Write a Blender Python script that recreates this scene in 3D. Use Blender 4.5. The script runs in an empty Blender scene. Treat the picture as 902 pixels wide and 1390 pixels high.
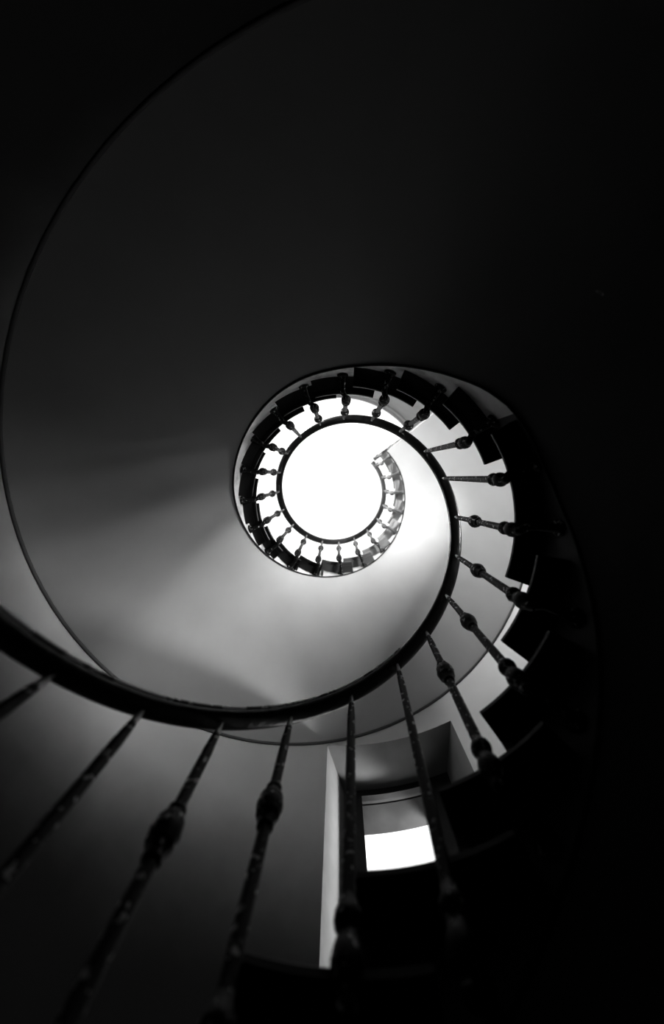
import bpy, math, random
from math import sin, cos, pi, radians, degrees
random.seed(7)
sc = bpy.context.scene
COL = sc.collection

# ---------------------------------------------------------------- survey of the stair
R = 0.60                      # radius of the open well at the handrail, metres
F = 500.0                     # focal length in pixels of the 902x1390 frame
K = F * R                     # height in metres = q * K
AX, AY = 0.0642 * R, 0.2827 * R          # axis of the well; the camera stands at the origin
SLOPE = 0.0016054 * K                    # rise per radian
RAIL0 = 0.0017955 * K
SOF0 = -0.0015864 * K                    # inner edge of the soffit
JNT0 = -0.0036113 * K                    # where the soffit meets the wall
R_SOF, R_WALL, R_TREAD = 1.208 * R, 2.942 * R, 1.05 * R
R_OUT = 3.95 * R
FLOOR_Z, CEIL_Z = -1.45, 7.0
T_END = radians(580.0)                   # the flight ends here at the top landing

def P(r, th, z):
    """th: 0 = left of the picture, 90 deg = bottom, rising with th"""
    return (AX - r * cos(th), AY + r * sin(th), z)
def z_rail(t): return RAIL0 + SLOPE * t
# measured departures of the soffit edge from a true helix (it steadies the double-width step)
SOF_T = [(0, 4.8), (150, 4.8), (172, 5.4), (186, 5.6), (197, 4.3), (207, 1.8), (216, 0), (224, -.3), (232, .7), (243, 1.9), (256, 3.0), (266, 3.1), (276, 2.2), (288, .3),
         (300, -.9), (315, -1.6), (332, -2.2), (352, -3.2), (366, -3.0), (385, -2.3), (405, -1.3), (430, -.4), (455, -.2), (475, .2), (490, 1.5), (505, 2.8), (521, 4.4), (540, 4.4), (555, 3), (600, 0)]
def z_sof(t):
    d = degrees(t); off = SOF_T[0][1] if d < 0 else 0
    for (a, u), (b, v) in zip(SOF_T, SOF_T[1:]):
        if a <= d <= b:
            f = (d - a) / (b - a); off = u + (v - u) * f; break
    return SOF0 + SLOPE * t + off * 1e-4 * K
def z_jnt(t): return JNT0 + SLOPE * t

# ---------------------------------------------------------------- materials
def mat(name, base, rough=0.6, metal=0.0, spec=0.5, noise=None, bump=None, wear_glint=None, drips=None, height=None):
    m = bpy.data.materials.new(name); m.use_nodes = True
    nt = m.node_tree; N = nt.nodes; L = nt.links
    b = N['Principled BSDF']
    b.inputs['Base Color'].default_value = (base, base, base, 1)
    b.inputs['Roughness'].default_value = rough
    b.inputs['Metallic'].default_value = metal
    b.inputs['Specular IOR Level'].default_value = spec
    tc = N.new('ShaderNodeTexCoord')
    col = None
    if noise:
        sc_, amt = noise
        n = N.new('ShaderNodeTexNoise'); n.inputs['Scale'].default_value = sc_; n.inputs['Detail'].default_value = 6
        L.new(tc.outputs['Object'], n.inputs['Vector'])
        r = N.new('ShaderNodeMapRange'); r.inputs[1].default_value = 0.3; r.inputs[2].default_value = 0.7
        r.inputs[3].default_value = base * (1 - amt); r.inputs[4].default_value = min(1, base * (1 + amt))
        L.new(n.outputs[0], r.inputs[0]); col = r.outputs[0]
        L.new(col, b.inputs['Base Color'])
    if wear_glint:
        sc_, thr, val = wear_glint
        n = N.new('ShaderNodeTexNoise'); n.inputs['Scale'].default_value = sc_; n.inputs['Detail'].default_value = 4
        L.new(tc.outputs['Object'], n.inputs['Vector'])
        r = N.new('ShaderNodeMapRange'); r.inputs[1].default_value = thr; r.inputs[2].default_value = thr + .06
        r.inputs[3].default_value = base; r.inputs[4].default_value = val
        L.new(n.outputs[0], r.inputs[0]); L.new(r.outputs[0], b.inputs['Base Color'])
        r2 = N.new('ShaderNodeMapRange'); r2.inputs[1].default_value = thr; r2.inputs[2].default_value = thr + .06
        r2.inputs[3].default_value = rough; r2.inputs[4].default_value = .55
        L.new(n.outputs[0], r2.inputs[0]); L.new(r2.outputs[0], b.inputs['Roughness'])
    if drips:
        n = N.new('ShaderNodeTexNoise'); n.inputs['Scale'].default_value = drips[0]; n.inputs['Detail'].default_value = 8
        n.inputs['Roughness'].default_value = .7
        L.new(tc.outputs['Object'], n.inputs['Vector'])
        r = N.new('ShaderNodeMapRange'); r.inputs[1].default_value = .52; r.inputs[2].default_value = .72
        r.inputs[3].default_value = 1; r.inputs[4].default_value = drips[1]
        L.new(n.outputs[0], r.inputs[0])
        mx = N.new('ShaderNodeMath'); mx.operation = 'MULTIPLY'
        if col: L.new(col, mx.inputs[0])
        else: mx.inputs[0].default_value = base
        L.new(r.outputs[0], mx.inputs[1]); L.new(mx.outputs[0], b.inputs['Base Color'])
    if height:                      # shade and haze painted into colour by height: z0, z1, value below, value above
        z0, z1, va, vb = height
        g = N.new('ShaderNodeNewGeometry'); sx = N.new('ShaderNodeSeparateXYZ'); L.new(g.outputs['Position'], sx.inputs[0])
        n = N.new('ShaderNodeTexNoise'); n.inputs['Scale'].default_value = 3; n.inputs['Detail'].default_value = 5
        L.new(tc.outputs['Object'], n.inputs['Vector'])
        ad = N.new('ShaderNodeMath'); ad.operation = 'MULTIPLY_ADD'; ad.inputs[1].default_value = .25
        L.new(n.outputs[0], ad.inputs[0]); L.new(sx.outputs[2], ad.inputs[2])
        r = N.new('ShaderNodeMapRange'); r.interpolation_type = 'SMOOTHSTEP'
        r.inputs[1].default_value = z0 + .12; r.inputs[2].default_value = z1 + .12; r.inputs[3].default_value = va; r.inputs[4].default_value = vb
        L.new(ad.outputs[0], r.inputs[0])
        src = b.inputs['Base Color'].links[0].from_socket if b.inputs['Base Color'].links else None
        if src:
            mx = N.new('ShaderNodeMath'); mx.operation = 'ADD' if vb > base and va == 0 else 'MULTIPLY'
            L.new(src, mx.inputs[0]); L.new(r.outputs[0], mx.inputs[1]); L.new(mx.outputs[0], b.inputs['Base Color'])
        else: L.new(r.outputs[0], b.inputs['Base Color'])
    if bump:
        sc_, st, dist = bump
        n = N.new('ShaderNodeTexNoise'); n.inputs['Scale'].default_value = sc_; n.inputs['Detail'].default_value = 6
        L.new(tc.outputs['Object'], n.inputs['Vector'])
        bp = N.new('ShaderNodeBump'); bp.inputs['Strength'].default_value = st; bp.inputs['Distance'].default_value = dist
        L.new(n.outputs[0], bp.inputs['Height']); L.new(bp.outputs[0], b.inputs['Normal'])
    return m

M_PLASTER = mat('soffit_plaster', .62, .9, spec=.1, noise=(3, .04), bump=(5, .1, .01))
M_WALL = mat('wall_plaster', .62, .9, spec=.1, noise=(2.5, .05), height=(1.3, 2.15, .12, 1.0), bump=(6, .1, .01))  # shade painted in: the wall colour fades darker towards its foot
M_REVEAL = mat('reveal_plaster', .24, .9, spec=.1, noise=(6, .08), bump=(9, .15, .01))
M_OUTER = mat('outer_stone', .05, .9, spec=.1, noise=(8, .2))
M_STRING = mat('string_plaster', .78, .8, spec=.2, noise=(7, .14), bump=(14, .3, .01), drips=(5, .45))
M_STRDARK = mat('string_dark', .07, .5, spec=.4, noise=(7, .4), bump=(14, .3, .01), wear_glint=(9, .68, .1))  # darker base colour for the lower length of the string
M_WOOD = mat('dark_tread_wood', .012, .42, spec=.45, noise=(14, .5), bump=(30, .2, .004), height=(3.1, 4.0, 0, .5))  # haze painted in: treads turn paler up the last turn
M_RAIL = mat('black_handrail', .012, .3, spec=.9, height=(3.9, 5.0, .012, .2), bump=(26, .55, .006))  # bright haze at the top put into the rail colour
M_IRON = mat('worn_black_iron', .008, .5, spec=.35, wear_glint=(70, .6, .8), height=(3.3, 4.6, 0, .3), bump=(60, .5, .003))  # worn flecks, plus painted haze that pales the upper balusters
M_GLINT = mat('rail_edge_glint', .03, .35, spec=.8, wear_glint=(16, .42, .95))  # painted highlight, broken up by noise
M_TIP = mat('bare_iron_tip', .7, .5, metal=.3, noise=(40, .4))
M_BEAD = mat('dark_edge_bead', .03, .7)
M_GROOVE = mat('grey_coving_bead', .16, .8)
M_FRAME = mat('dark_window_frame', .02, .5, noise=(20, .3))
M_CEIL = mat('ceiling_plaster', .85, .9, spec=.1, noise=(4, .03))
M_FLOOR = mat('dark_stone_floor', .05, .7, noise=(5, .4))

def glass_mat():
    m = bpy.data.materials.new('window_glass'); m.use_nodes = True
    nt = m.node_tree; N = nt.nodes; L = nt.links
    N.remove(N['Principled BSDF'])
    t = N.new('ShaderNodeBsdfTransparent'); t.inputs[0].default_value = (.96, .96, .96, 1)
    g = N.new('ShaderNodeBsdfGlossy'); g.inputs['Roughness'].default_value = .02
    f = N.new('ShaderNodeFresnel'); f.inputs[0].default_value = 1.2
    mx = N.new('ShaderNodeMixShader')
    L.new(f.outputs[0], mx.inputs[0]); L.new(t.outputs[0], mx.inputs[1]); L.new(g.outputs[0], mx.inputs[2])
    L.new(mx.outputs[0], N['Material Output'].inputs[0])
    return m
M_GLASS = glass_mat()

# ---------------------------------------------------------------- mesh helpers
class MB:
    def __init__(self): self.v = []; self.f = []; self.s = []; self.m = []
    def add(self, vs, fs, smooth=False, mi=0):
        o = len(self.v); self.v += [tuple(p) for p in vs]
        for f in fs:
            self.f.append(tuple(o + i for i in f)); self.s.append(smooth); self.m.append(mi)
    def quad(self, a, b, c, d, mi=0): self.add([a, b, c, d], [(0, 1, 2, 3)], False, mi)
    def grid(self, rows, smooth=True, closed=False, mi=0):
        n = len(rows[0]); vs = [p for r in rows for p in r]; fs = []
        for i in range(len(rows) - 1):
            for j in range(n if closed else n - 1):
                k = (j + 1) % n
                fs.append((i * n + j, i * n + k, (i + 1) * n + k, (i + 1) * n + j))
        self.add(vs, fs, smooth, mi)
    def tube(self, pts, rad, seg=8, cap=True):
        import mathutils
        V = mathutils.Vector; pts = [V(p) for p in pts]; rows = []
        for i, p in enumerate(pts):
            d = (pts[min(i + 1, len(pts) - 1)] - pts[max(i - 1, 0)]).normalized()
            u = d.cross(V((0, 0, 1)))
            if u.length < .1: u = d.cross(V((1, 0, 0)))
            u.normalize(); w = d.cross(u)
            r = rad[i] if isinstance(rad, (list, tuple)) else rad
            rows.append([p + (u * cos(2 * pi * k / seg) + w * sin(2 * pi * k / seg)) * r for k in range(seg)])
        self.grid(rows, True, True)
        if cap:
            self.add(rows[0], [tuple(range(seg))]); self.add(rows[-1], [tuple(range(seg))])
    def lathe(self, x, y, prof, seg=14):
        rows = [[(x + r * cos(2 * pi * k / seg), y + r * sin(2 * pi * k / seg), z) for k in range(seg)] for r, z in prof]
        self.grid(rows, True, True)
        self.add(rows[0], [tuple(range(seg))]); self.add(rows[-1], [tuple(range(seg))])
    def box(self, c, ax, ay, az):
        """centre and three half-axis vectors"""
        vs = [tuple(c[i] + sx * ax[i] + sy * ay[i] + sz * az[i] for i in range(3)) for sx in (-1, 1) for sy in (-1, 1) for sz in (-1, 1)]
        self.add(vs, [(0, 1, 3, 2), (4, 6, 7, 5), (0, 4, 5, 1), (2, 3, 7, 6), (0, 2, 6, 4), (1, 5, 7, 3)])
    def sector(self, r0, r1, t0, t1, z0, z1, n=10, bev=0.0):
        """solid annular sector slab"""
        ts = [t0 + (t1 - t0) * i / n for i in range(n + 1)]
        rows = []
        for t in ts:
            if bev:
                rows.append([P(r0 + bev, t, z0), P(r0, t, z0 + bev), P(r0, t, z1 - bev), P(r0 + bev, t, z1), P(r1, t, z1), P(r1, t, z0)])
            else:
                rows.append([P(r0, t, z0), P(r0, t, z1), P(r1, t, z1), P(r1, t, z0)])
        self.grid(rows, False, True)
        k = len(rows[0])
        self.add(rows[0], [tuple(range(k))]); self.add(rows[-1], [tuple(range(k))])
    def build(self, name, mats, parent=None, origin=None, weld=False):
        me = bpy.data.meshes.new(name)
        o = bpy.data.objects.new(name, me)
        off = origin or (0, 0, 0)
        me.from_pydata([(x - off[0], y - off[1], z - off[2]) for x, y, z in self.v], [], self.f)
        for m in (mats if isinstance(mats, (list, tuple)) else [mats]): me.materials.append(m)
        for p, s, mi in zip(me.polygons, self.s, self.m): p.use_smooth = s; p.material_index = mi
        import bmesh
        bm = bmesh.new(); bm.from_mesh(me)
        if weld: bmesh.ops.remove_doubles(bm, verts=bm.verts, dist=1e-5)
        bmesh.ops.recalc_face_normals(bm, faces=bm.faces)
        bm.to_mesh(me); bm.free(); me.update()
        COL.objects.link(o)
        if parent is not None:
            o.parent = parent
            pl = parent.matrix_world.translation if False else parent_loc(parent)
            o.location = tuple(off[i] - pl[i] for i in range(3))
        else:
            o.location = off
        return o
def parent_loc(o):
    x, y, z = o.location
    if o.parent:
        a = parent_loc(o.parent); return (x + a[0], y + a[1], z + a[2])
    return (x, y, z)
def empty(name, loc):
    o = bpy.data.objects.new(name, None); o.location = loc; o.empty_display_size = .1
    COL.objects.link(o); return o
def tag(o, label=None, cat=None, group=None, kind=None):
    for k, v in (('label', label), ('category', cat), ('group', group), ('kind', kind)):
        if v: o[k] = v
    return o

# ---------------------------------------------------------------- steps
tips = {-2: (89.6, 25.0), -1: (109.2, 30.2), 0: (126, 35.5), 1: (143.2, 41.0), 2: (160.5, 46.5), 3: (200.2, 52.9), 4: (218.1, 58.8), 5: (236.4, 63.6),
        6: (255.3, 69.5), 7: (274.1, 72.8), 8: (293, 78.1), 9: (311.5, 82.6), 10: (328.8, 85.9), 11: (346.5, 89.7),
        12: (363.3, 92.9), 13: (380.7, 97.1), 14: (397.3, 101.9), 15: (415.4, 107.2)}
for k in range(16, 24): tips[k] = (415.4 + 18 * (k - 15), 107.2 + 5.4 * (k - 15))
for k in range(-3, -11, -1): tips[k] = (89.6 + 18 * (k + 2), 25.0 + 5.0 * (k + 2))
for k in range(16, 24):
    a_, q_ = tips[k]
    tips[k] = (a_, max(q_, z_sof(radians(a_ + 23)) / K * 1e4 + 2.4))
KS = sorted(tips)
STEP = [(radians(tips[k][0]), tips[k][1] * 1e-4 * K) for k in KS]
def z_step(t):
    z = STEP[0][1] - .15
    for a, b in STEP:
        if t >= a - 1e-6: z = b
    return z
TH = .032 * R          # tread thickness

# ================================================================ SETTING
# window survey
W0, W1 = radians(86.4), radians(116.0)          # at the inner face
V0, V1 = radians(90.4), radians(110.7)          # at the frame
X0, X1 = radians(93.6), radians(105.6)          # outer opening
WZ0, WZ1 = .0040 * K, .00881 * K
R_FR = 3.52 * R

wb = MB()
def wall_patch(t0, t1, z0, z1, nt, nz=1):
    wb.grid([[P(R_WALL, t0 + (t1 - t0) * i / nt, z0 + (z1 - z0) * j / nz) for j in range(nz + 1)] for i in range(nt + 1)], True)
# second window, added unseen to light the soffit, on the stair's hidden side
U0, U1 = radians(186), radians(214)
UZ0, UZ1 = 1.95, 3.05
# third window, added unseen to light the wall opposite, high above the second turn
Y0, Y1 = radians(303), radians(337)
YZ0, YZ1 = 3.3, 4.8
WINS = [(W0, W1, V0, V1, X0, X1, WZ0, WZ1), (U0, U1, U0 + radians(4), U1 - radians(4), U0 + radians(7), U1 - radians(7), UZ0, UZ1),
        (Y0, Y1, Y0 + radians(4), Y1 - radians(4), Y0 + radians(6), Y1 - radians(6), YZ0, YZ1)]
ZB, ZT = FLOOR_Z - .05, CEIL_Z + .05
for t0, t1, zs in ((W0, W1, (ZB, WZ0, WZ1, ZT)), (W1, U0, (ZB, ZT)), (U0, U1, (ZB, UZ0, UZ1, ZT)), (U1, Y0, (ZB, ZT)), (Y0, Y1, (ZB, YZ0, YZ1, ZT)), (Y1, W0 + 2 * pi, (ZB, ZT))):
    nt = max(4, int(degrees(t1 - t0) / 3.5))
    if len(zs) == 2: wall_patch(t0, t1, zs[0], zs[1], nt)
    else: wall_patch(t0, t1, zs[0], zs[1], nt); wall_patch(t0, t1, zs[2], zs[3], nt)
def splay(ta0, ta1, ra, tb0, tb1, rb, za0, za1, zb0, zb1, n=8, mi=1):
    A = [ta0 + (ta1 - ta0) * i / n for i in range(n + 1)]; B = [tb0 + (tb1 - tb0) * i / n for i in range(n + 1)]
    wb.grid([[P(ra, A[i], za1), P(rb, B[i], zb1)] for i in range(n + 1)], False, mi=mi)      # lintel
    wb.grid([[P(ra, A[i], za0), P(rb, B[i], zb0)] for i in range(n + 1)], False, mi=mi)      # sill
    wb.quad(P(ra, ta0, za0), P(ra, ta0, za1), P(rb, tb0, zb1), P(rb, tb0, zb0), mi)
    wb.quad(P(ra, ta1, za0), P(ra, ta1, za1), P(rb, tb1, zb1), P(rb, tb1, zb0), mi)
def ring(r, t0, t1, z0, z1, n=8):
    wb.grid([[P(r, t0 + (t1 - t0) * i / n, z) for z in (z0, z1)] for i in range(n + 1)], True, mi=1)
for (w0, w1, v0, v1, x0, x1, z0, z1) in WINS:
    fz = z1 - .045
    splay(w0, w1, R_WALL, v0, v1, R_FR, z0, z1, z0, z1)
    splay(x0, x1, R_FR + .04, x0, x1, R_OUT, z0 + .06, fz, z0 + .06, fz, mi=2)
    for a, b, c, d in ((v0 - .2, x0, z0 - .3, z1 + .3), (x1, v1 + .2, z0 - .3, z1 + .3), (x0, x1, fz, z1 + .3), (x0, x1, z0 - .3, z0 + .06)):
        ring(R_FR + .04, a, b, c, d)
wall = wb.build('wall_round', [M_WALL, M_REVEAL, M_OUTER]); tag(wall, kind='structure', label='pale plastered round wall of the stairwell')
WLAB = ['deep splayed window beside the lower steps with a dark frame', 'added unseen splayed window behind the steps at the right', 'added unseen tall window high in the wall above the second turn of steps']
for i, (w0, w1, v0, v1, x0, x1, z0, z1) in enumerate(WINS):
    fz = z1 - .045
    fb = MB()
    for t0, t1, za, zb in ((v0 - .01, x0, z0, z1), (x1, v1 + .01, z0, z1), (x0, x1, fz, z1), (x0, x1, z0, z0 + .06)):
        fb.sector(R_FR - .02, R_FR + .05, t0, t1, za, zb, 6)
    win = fb.build('window_%d' % (i + 1), M_FRAME); tag(win, kind='structure', label=WLAB[i])  # window_2 and window_3 are added, unseen windows
    gb = MB(); gb.grid([[P(R_FR + .02, x0 + (x1 - x0) * k / 6, z) for z in (z0 + .05, fz + .005)] for k in range(7)], True)
    gb.build('pane', M_GLASS, win)

# ceiling with a round rooflight
cb = MB(); n = 96; RL = 2.9 * R
cb.grid([[P(R_WALL + .1, 2 * pi * i / n, CEIL_Z), P(RL, 2 * pi * i / n, CEIL_Z), P(RL, 2 * pi * i / n, CEIL_Z + .25)] for i in range(n + 1)], False)
ceil = cb.build('ceiling', M_CEIL); tag(ceil, kind='structure')
sb = MB()
sb.grid([[P(r, 2 * pi * i / n, z) for r, z in ((RL, CEIL_Z + .16), (RL - .05, CEIL_Z + .16), (RL - .05, CEIL_Z + .22), (RL, CEIL_Z + .22))] for i in range(n + 1)], False)
sky = sb.build('window_4', M_CEIL); tag(sky, kind='structure', label='round bright rooflight at the top of the well')
pb = MB(); pb.add([P(RL - .03, 2 * pi * i / n, CEIL_Z + .19) for i in range(n)], [tuple(range(n))])
pb.build('pane', M_GLASS, sky)

flb = MB(); flb.add([P(R_WALL + .05, 2 * pi * i / n, FLOOR_Z) for i in range(n)], [tuple(range(n))])
tag(flb.build('floor', M_FLOOR), kind='structure')

# bead in the corner between soffit and wall
T_START = radians(-60)
def lin(a, b, n): return [a + (b - a) * i / n for i in range(n + 1)]
tb = MB(); tb.tube([P(R_WALL - .006, t, z_jnt(t) - .004) for t in lin(radians(60), T_END, 150)], .009, 8)
tag(tb.build('trim_1', M_GROOVE), kind='structure', label='thin bead where the stair soffit meets the wall')

# ================================================================ STAIRCASE
base = P(R_SOF, T_START, FLOOR_Z)
stair = tag(empty('spiral_staircase', base), 'winding staircase with smooth pale soffit and black treads coiling up the well', 'staircase')
# soffit
ts = lin(T_START, T_END, 220)
b = MB()
NR = 10
def sofz(t, f):
    return z_sof(t) + (z_jnt(t) - z_sof(t)) * f
b.grid([[P(R_SOF + (R_WALL - .004 - R_SOF) * j / NR, t, sofz(t, j / NR)) for j in range(NR + 1)] for t in ts], True)
b.build('soffit', M_PLASTER, stair, base)
# inner string: stepped top under the treads
T_DARK = STEP[KS.index(3)][0] + radians(13)
def string_faces(b, ta, tb_):
    for i, (t0, z) in enumerate(STEP):
        t1 = STEP[i + 1][0] if i + 1 < len(STEP) else T_END
        t0, t1 = max(t0, ta), min(t1, tb_)
        if t1 <= t0: continue
        m = max(2, int(degrees(t1 - t0) / 3))
        b.grid([[P(R_SOF, t, z_sof(t)), P(R_SOF, t, z - TH * .5)] for t in lin(t0, t1, m)], True)
b = MB(); string_faces(b, T_START, T_DARK)
o = b.build('inner_string', M_STRDARK, stair, base); o['label'] = 'darker lower length of the string'
b = MB(); string_faces(b, T_DARK, T_END)
# end face of the flight at the top landing
ze = STEP[-1][1]
b.quad(P(R_SOF, T_END, z_sof(T_END)), P(R_WALL - .004, T_END, z_jnt(T_END)), P(R_WALL - .004, T_END, ze - TH), P(R_SOF, T_END, ze - TH))
b.build('inner_string', M_STRING, stair, base)
b = MB(); b.tube([P(R_SOF - .002, t, z_sof(t)) for t in ts], .006, 6)
o = b.build('edge_bead', M_BEAD, stair, base); o['label'] = 'thin dark bead along the lower edge'
# treads with risers
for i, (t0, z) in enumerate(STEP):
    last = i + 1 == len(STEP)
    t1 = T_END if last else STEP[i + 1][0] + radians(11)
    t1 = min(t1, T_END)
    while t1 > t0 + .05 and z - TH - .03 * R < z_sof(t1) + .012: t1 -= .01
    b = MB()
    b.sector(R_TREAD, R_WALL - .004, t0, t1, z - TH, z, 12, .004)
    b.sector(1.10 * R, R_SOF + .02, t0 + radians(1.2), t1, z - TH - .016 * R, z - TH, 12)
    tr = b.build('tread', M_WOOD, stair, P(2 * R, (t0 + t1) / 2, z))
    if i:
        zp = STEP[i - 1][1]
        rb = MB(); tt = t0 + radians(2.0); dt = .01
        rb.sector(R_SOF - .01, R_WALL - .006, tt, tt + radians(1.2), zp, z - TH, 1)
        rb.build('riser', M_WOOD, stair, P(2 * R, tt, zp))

# ================================================================ BALUSTRADE
rbase = P(R, T_START, z_rail(T_START) - .5)
bal = tag(empty('balustrade', rbase), 'black iron balustrade winding up the inner edge of the stair', 'railing')
b = MB()
hw, hh = .052 * R, .03 * R
rows = []
RT = lin(T_START, radians(578.5), 330)
for t in RT:
    zc = z_rail(t); sec = []
    for k in range(14):
        a = 2 * pi * k / 14
        ca, sa = cos(a), sin(a)
        x = hw * (abs(ca) ** .75) * (1 if ca >= 0 else -1); y = hh * (abs(sa) ** .75) * (1 if sa >= 0 else -1)
        sec.append(P(R + x, t, zc + y))
    rows.append(sec)
b.grid(rows, True, True); b.add(rows[0], [tuple(range(14))]); b.add(rows[-1], [tuple(range(14))])
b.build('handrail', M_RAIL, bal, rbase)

# bright strip as painted highlight along the inner arris on the lowest turn
b = MB(); b.tube([P(R - hw * .93, t, z_rail(t) + hh * .5) for t in lin(radians(-20), radians(112), 110)], .005, 6)
o = b.build('edge_glint', M_GLINT, bal, rbase); o['label'] = 'painted highlight along the edge of the handrail'
PLAIN = {0, 3, 4, 9, 10, 15}
LEAN = {1: -2, 2: -2, 3: -3.2, 4: -3.6, 5: -2.6, 6: -1, 8: 2.5, 10: -1}      # degrees at the foot: several rods are bent
def baluster(parent, x, y, zb, zt, knop=True, tht=None, bracket=True, lean=(0, 0)):
    def shear(b):
        b.v = [(p[0] + lean[0] * (zt - p[2]) / (zt - zb), p[1] + lean[1] * (zt - p[2]) / (zt - zb), p[2]) for p in b.v]
    h = zt - zb
    o_ = (x, y, zb)
    r = .021 * R
    b = MB()
    pr = [(r * 1.15, zb + .0 * h), (r * 1.1, zb + .3 * h), (r, zb + .6 * h), (r * .95, zb + .86 * h), (r * .7, zb + .94 * h)]
    b.lathe(x, y, pr, 12)
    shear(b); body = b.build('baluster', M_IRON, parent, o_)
    b = MB(); b.lathe(x, y, [(r * .72, zb + .93 * h), (r * .62, zb + .97 * h), (r * .4, zt + .002)], 10)
    shear(b); t_ = b.build('tip', M_TIP, body, o_); t_['label'] = 'bare bright iron tip under the handrail'
    if knop:
        k0, k1 = zb + .49 * h, zb + .64 * h; L_ = k1 - k0
        pr = [(.022, 0), (.030, .03), (.030, .09), (.026, .12), (.040, .26), (.044, .3), (.044, .36), (.046, .4), (.050, .5), (.046, .6), (.044, .64), (.044, .7), (.040, .75), (.026, .88), (.030, .91), (.030, .97), (.022, 1)]
        b = MB(); b.lathe(x, y, [(a * R, k0 + L_ * f) for a, f in pr], 16)
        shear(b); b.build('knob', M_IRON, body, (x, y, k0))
    # base: double bell standing on the tread edge, with its bracket back to the string
    pr = [(.010, -.10), (.022, -.09), (.028, -.07), (.024, -.05), (.036, -.035), (.045, -.01), (.046, .015), (.040, .04), (.030, .06), (.028, .075), (.040, .09), (.043, .105), (.040, .12), (.030, .135), (.024, .16)]
    b = MB(); b.lathe(x, y, [(a * R, zb + f * R) for a, f in pr], 16); shear(b)
    if bracket:
        g0 = min(.13 * R, max(.03 * R, .5 * (zb - z_sof(tht))))
        tb_ = tht + radians(1.8)
        c = [P(R + f * R, tht + radians(1.8) * min(1, f / .05), zb - g * g0) for f, g in ((0, .5), (.05, .75), (.11, .9), (.17, 1), (.2, 1))]
        b.tube(c, [.026 * R, .024 * R, .022 * R, .028 * R, .04 * R], 10)
        ro = min(.05 * R, .32 * (zb - z_sof(tht)))
        b.tube([P(R_SOF - d, tb_, zb - g0) for d in (.018, .011, .004)], [ro * .7, ro, ro], 14)
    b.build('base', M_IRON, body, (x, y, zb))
    return body
for i in range(-4, 31):
    deg = {3: 91, 4: 109, 5: 124.5, 6: 140.5, 7: 157.5, 8: 175, 9: 195, 10: 212.5, 11: 231, 12: 250, 13: 269}.get(i, 37 + 17.7 * i if i < 9 else 287 + 17.85 * (i - 14))
    t = radians(deg)
    zt = z_rail(t) - hh
    zb = z_step(t) - (.055 if deg < 190 else 0) - (.12 if i <= 4 else 0)
    x, y, _ = P(R, t, 0)
    tl = t + radians(LEAN.get(i, 0)); xl, yl, _ = P(R, tl, 0)
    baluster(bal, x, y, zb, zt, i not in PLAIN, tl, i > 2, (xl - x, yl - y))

# guard rail across the head of the stair at the top landing
ga = P(1.03 * R, T_END - .002, 0); gz = z_rail(radians(580))
e2 = P(R_WALL - .01, radians(577), 0)
lr = tag(empty('landing_railing', (ga[0], ga[1], ze)), 'short straight railing crossing the top landing at the head of the stair', 'railing')
b = MB()
dx, dy = e2[0] - ga[0], e2[1] - ga[1]; L_ = math.hypot(dx, dy); ux, uy = dx / L_, dy / L_
ga = (ga[0] + ux * .025, ga[1] + uy * .025, 0); dx, dy = e2[0] - ga[0], e2[1] - ga[1]
b.box(((ga[0] + e2[0]) / 2, (ga[1] + e2[1]) / 2, gz), (dx / 2, dy / 2, 0), (-uy * hw * .8, ux * hw * .8, 0), (0, 0, hh * .9))
b.build('handrail', M_RAIL, lr, (ga[0], ga[1], gz))
for f in (.02, .22, .42, .62, .82):
    baluster(lr, ga[0] + dx * f + uy * .012, ga[1] + dy * f - ux * .012, ze + .062, gz - hh, True, None, False)

# ================================================================ LIGHT
GROUND, ZENITH = 3.0, 1.4
E_NEAR, E_FAR, E_JAMB, E_HIGH = 260, 340, 75, 480
w = bpy.data.worlds.new('overcast'); w.use_nodes = True; sc.world = w
bg = w.node_tree.nodes['Background']; bg.inputs[0].default_value = (1, 1, 1, 1); bg.inputs[1].default_value = 1.0
WN = w.node_tree.nodes; WL = w.node_tree.links
tc = WN.new('ShaderNodeTexCoord'); sx = WN.new('ShaderNodeSeparateXYZ'); mr = WN.new('ShaderNodeMapRange')
WL.new(tc.outputs['Generated'], sx.inputs[0]); WL.new(sx.outputs[2], mr.inputs[0])
mr.inputs[1].default_value = .05; mr.inputs[2].default_value = .6      # bright ground and horizon, dimmer zenith
mr.inputs[3].default_value = GROUND; mr.inputs[4].default_value = ZENITH
WL.new(mr.outputs[0], bg.inputs[1])
def portal(loc, rot, sx, sy):
    l = bpy.data.lights.new('portal', 'AREA'); l.shape = 'RECTANGLE'; l.size = sx; l.size_y = sy
    l.cycles.is_portal = True
    o = bpy.data.objects.new('daylight_portal', l); o.location = loc; o.rotation_euler = rot; COL.objects.link(o)
portal((AX, AY, CEIL_Z + .26), (0, 0, 0), 2 * RL + .1, 2 * RL + .1)
import mathutils
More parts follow.
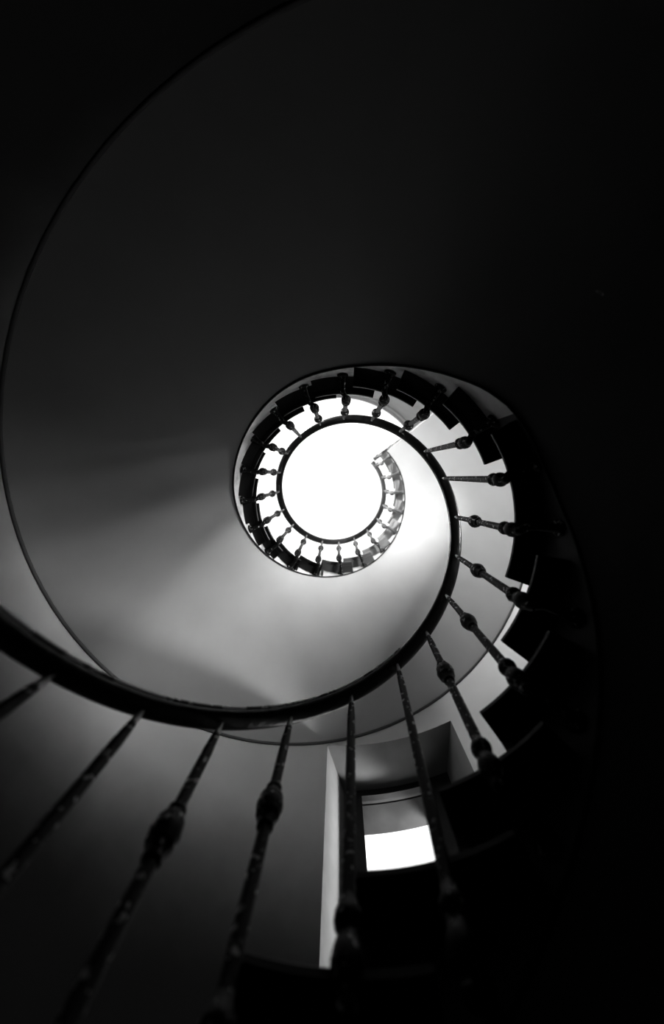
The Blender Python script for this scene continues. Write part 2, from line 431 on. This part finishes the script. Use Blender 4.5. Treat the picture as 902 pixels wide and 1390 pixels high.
for (w0, w1, v0, v1, x0, x1, z0, z1) in WINS:
    pw = P(R_OUT + .02, (x0 + x1) / 2, (z0 + z1) / 2)
    rot = mathutils.Vector((-(pw[0] - AX), -(pw[1] - AY), 0)).to_track_quat('-Z', 'Z').to_euler()
    portal(pw, rot, .7, z1 - z0 + .1)
# added lamps outside the second window that brighten the soffit
(w0, w1, v0, v1, x0, x1, z0, z1) = WINS[1]
def fill_lamp(name, pos, tgt, sx, sy, e):
    l = bpy.data.lights.new(name, 'AREA'); l.shape = 'RECTANGLE'; l.size = sx; l.size_y = sy; l.energy = e
    o = bpy.data.objects.new(name, l); o.location = pos; COL.objects.link(o)
    o.rotation_euler = (mathutils.Vector(tgt) - mathutils.Vector(pos)).to_track_quat('-Z', 'Z').to_euler()
tm = (x0 + x1) / 2
fill_lamp('near_fill', P(R_OUT + .5, tm, z0 - .2), P(R_WALL, tm, z0 + .6), .9, .3, E_NEAR)
fill_lamp('far_fill', P(R_OUT + 3.0, tm, z0 - .5), P(R_OUT, tm, z0 + .5), 2.6, .5, E_FAR)
(w0, w1, v0, v1, x0, x1, z0, z1) = WINS[2]; tm = (x0 + x1) / 2
fill_lamp('high_fill', P(R_OUT + 1.5, tm + radians(9), 4.3), P(R_WALL, radians(138), 2.6), 2.0, 1.6, E_HIGH)  # added lamp outside the third window, brightening the wall opposite
# added lamp that brightens the jamb of the first window
fill_lamp('jamb_fill', P(R_OUT + .6, X1 + radians(8), 2.2), P(R_WALL + .1, W0, 2.1), .3, .3, E_JAMB)

# ================================================================ CAMERA
cam = bpy.data.cameras.new('camera'); co = bpy.data.objects.new('camera', cam); COL.objects.link(co)
co.location = (0, 0, 0); co.rotation_euler = (pi, 0, 0)
cam.sensor_fit = 'VERTICAL'; cam.sensor_height = 36; cam.lens = F / 1390 * 36
cam.shift_x = -(458.47 - 451) / 1390; cam.shift_y = (645.99 - 695) / 1390
cam.clip_start = .02
cam.dof.use_dof = True; cam.dof.focus_distance = 1.9; cam.dof.aperture_fstop = (cam.lens / 1000) / .014
sc.camera = co
sc.view_settings.view_transform = 'Standard'
sc.view_settings.look = 'None'
sc.view_settings.exposure = 0.3
sc.view_settings.gamma = 0.72
sc.cycles.max_bounces = 12; sc.cycles.diffuse_bounces = 8
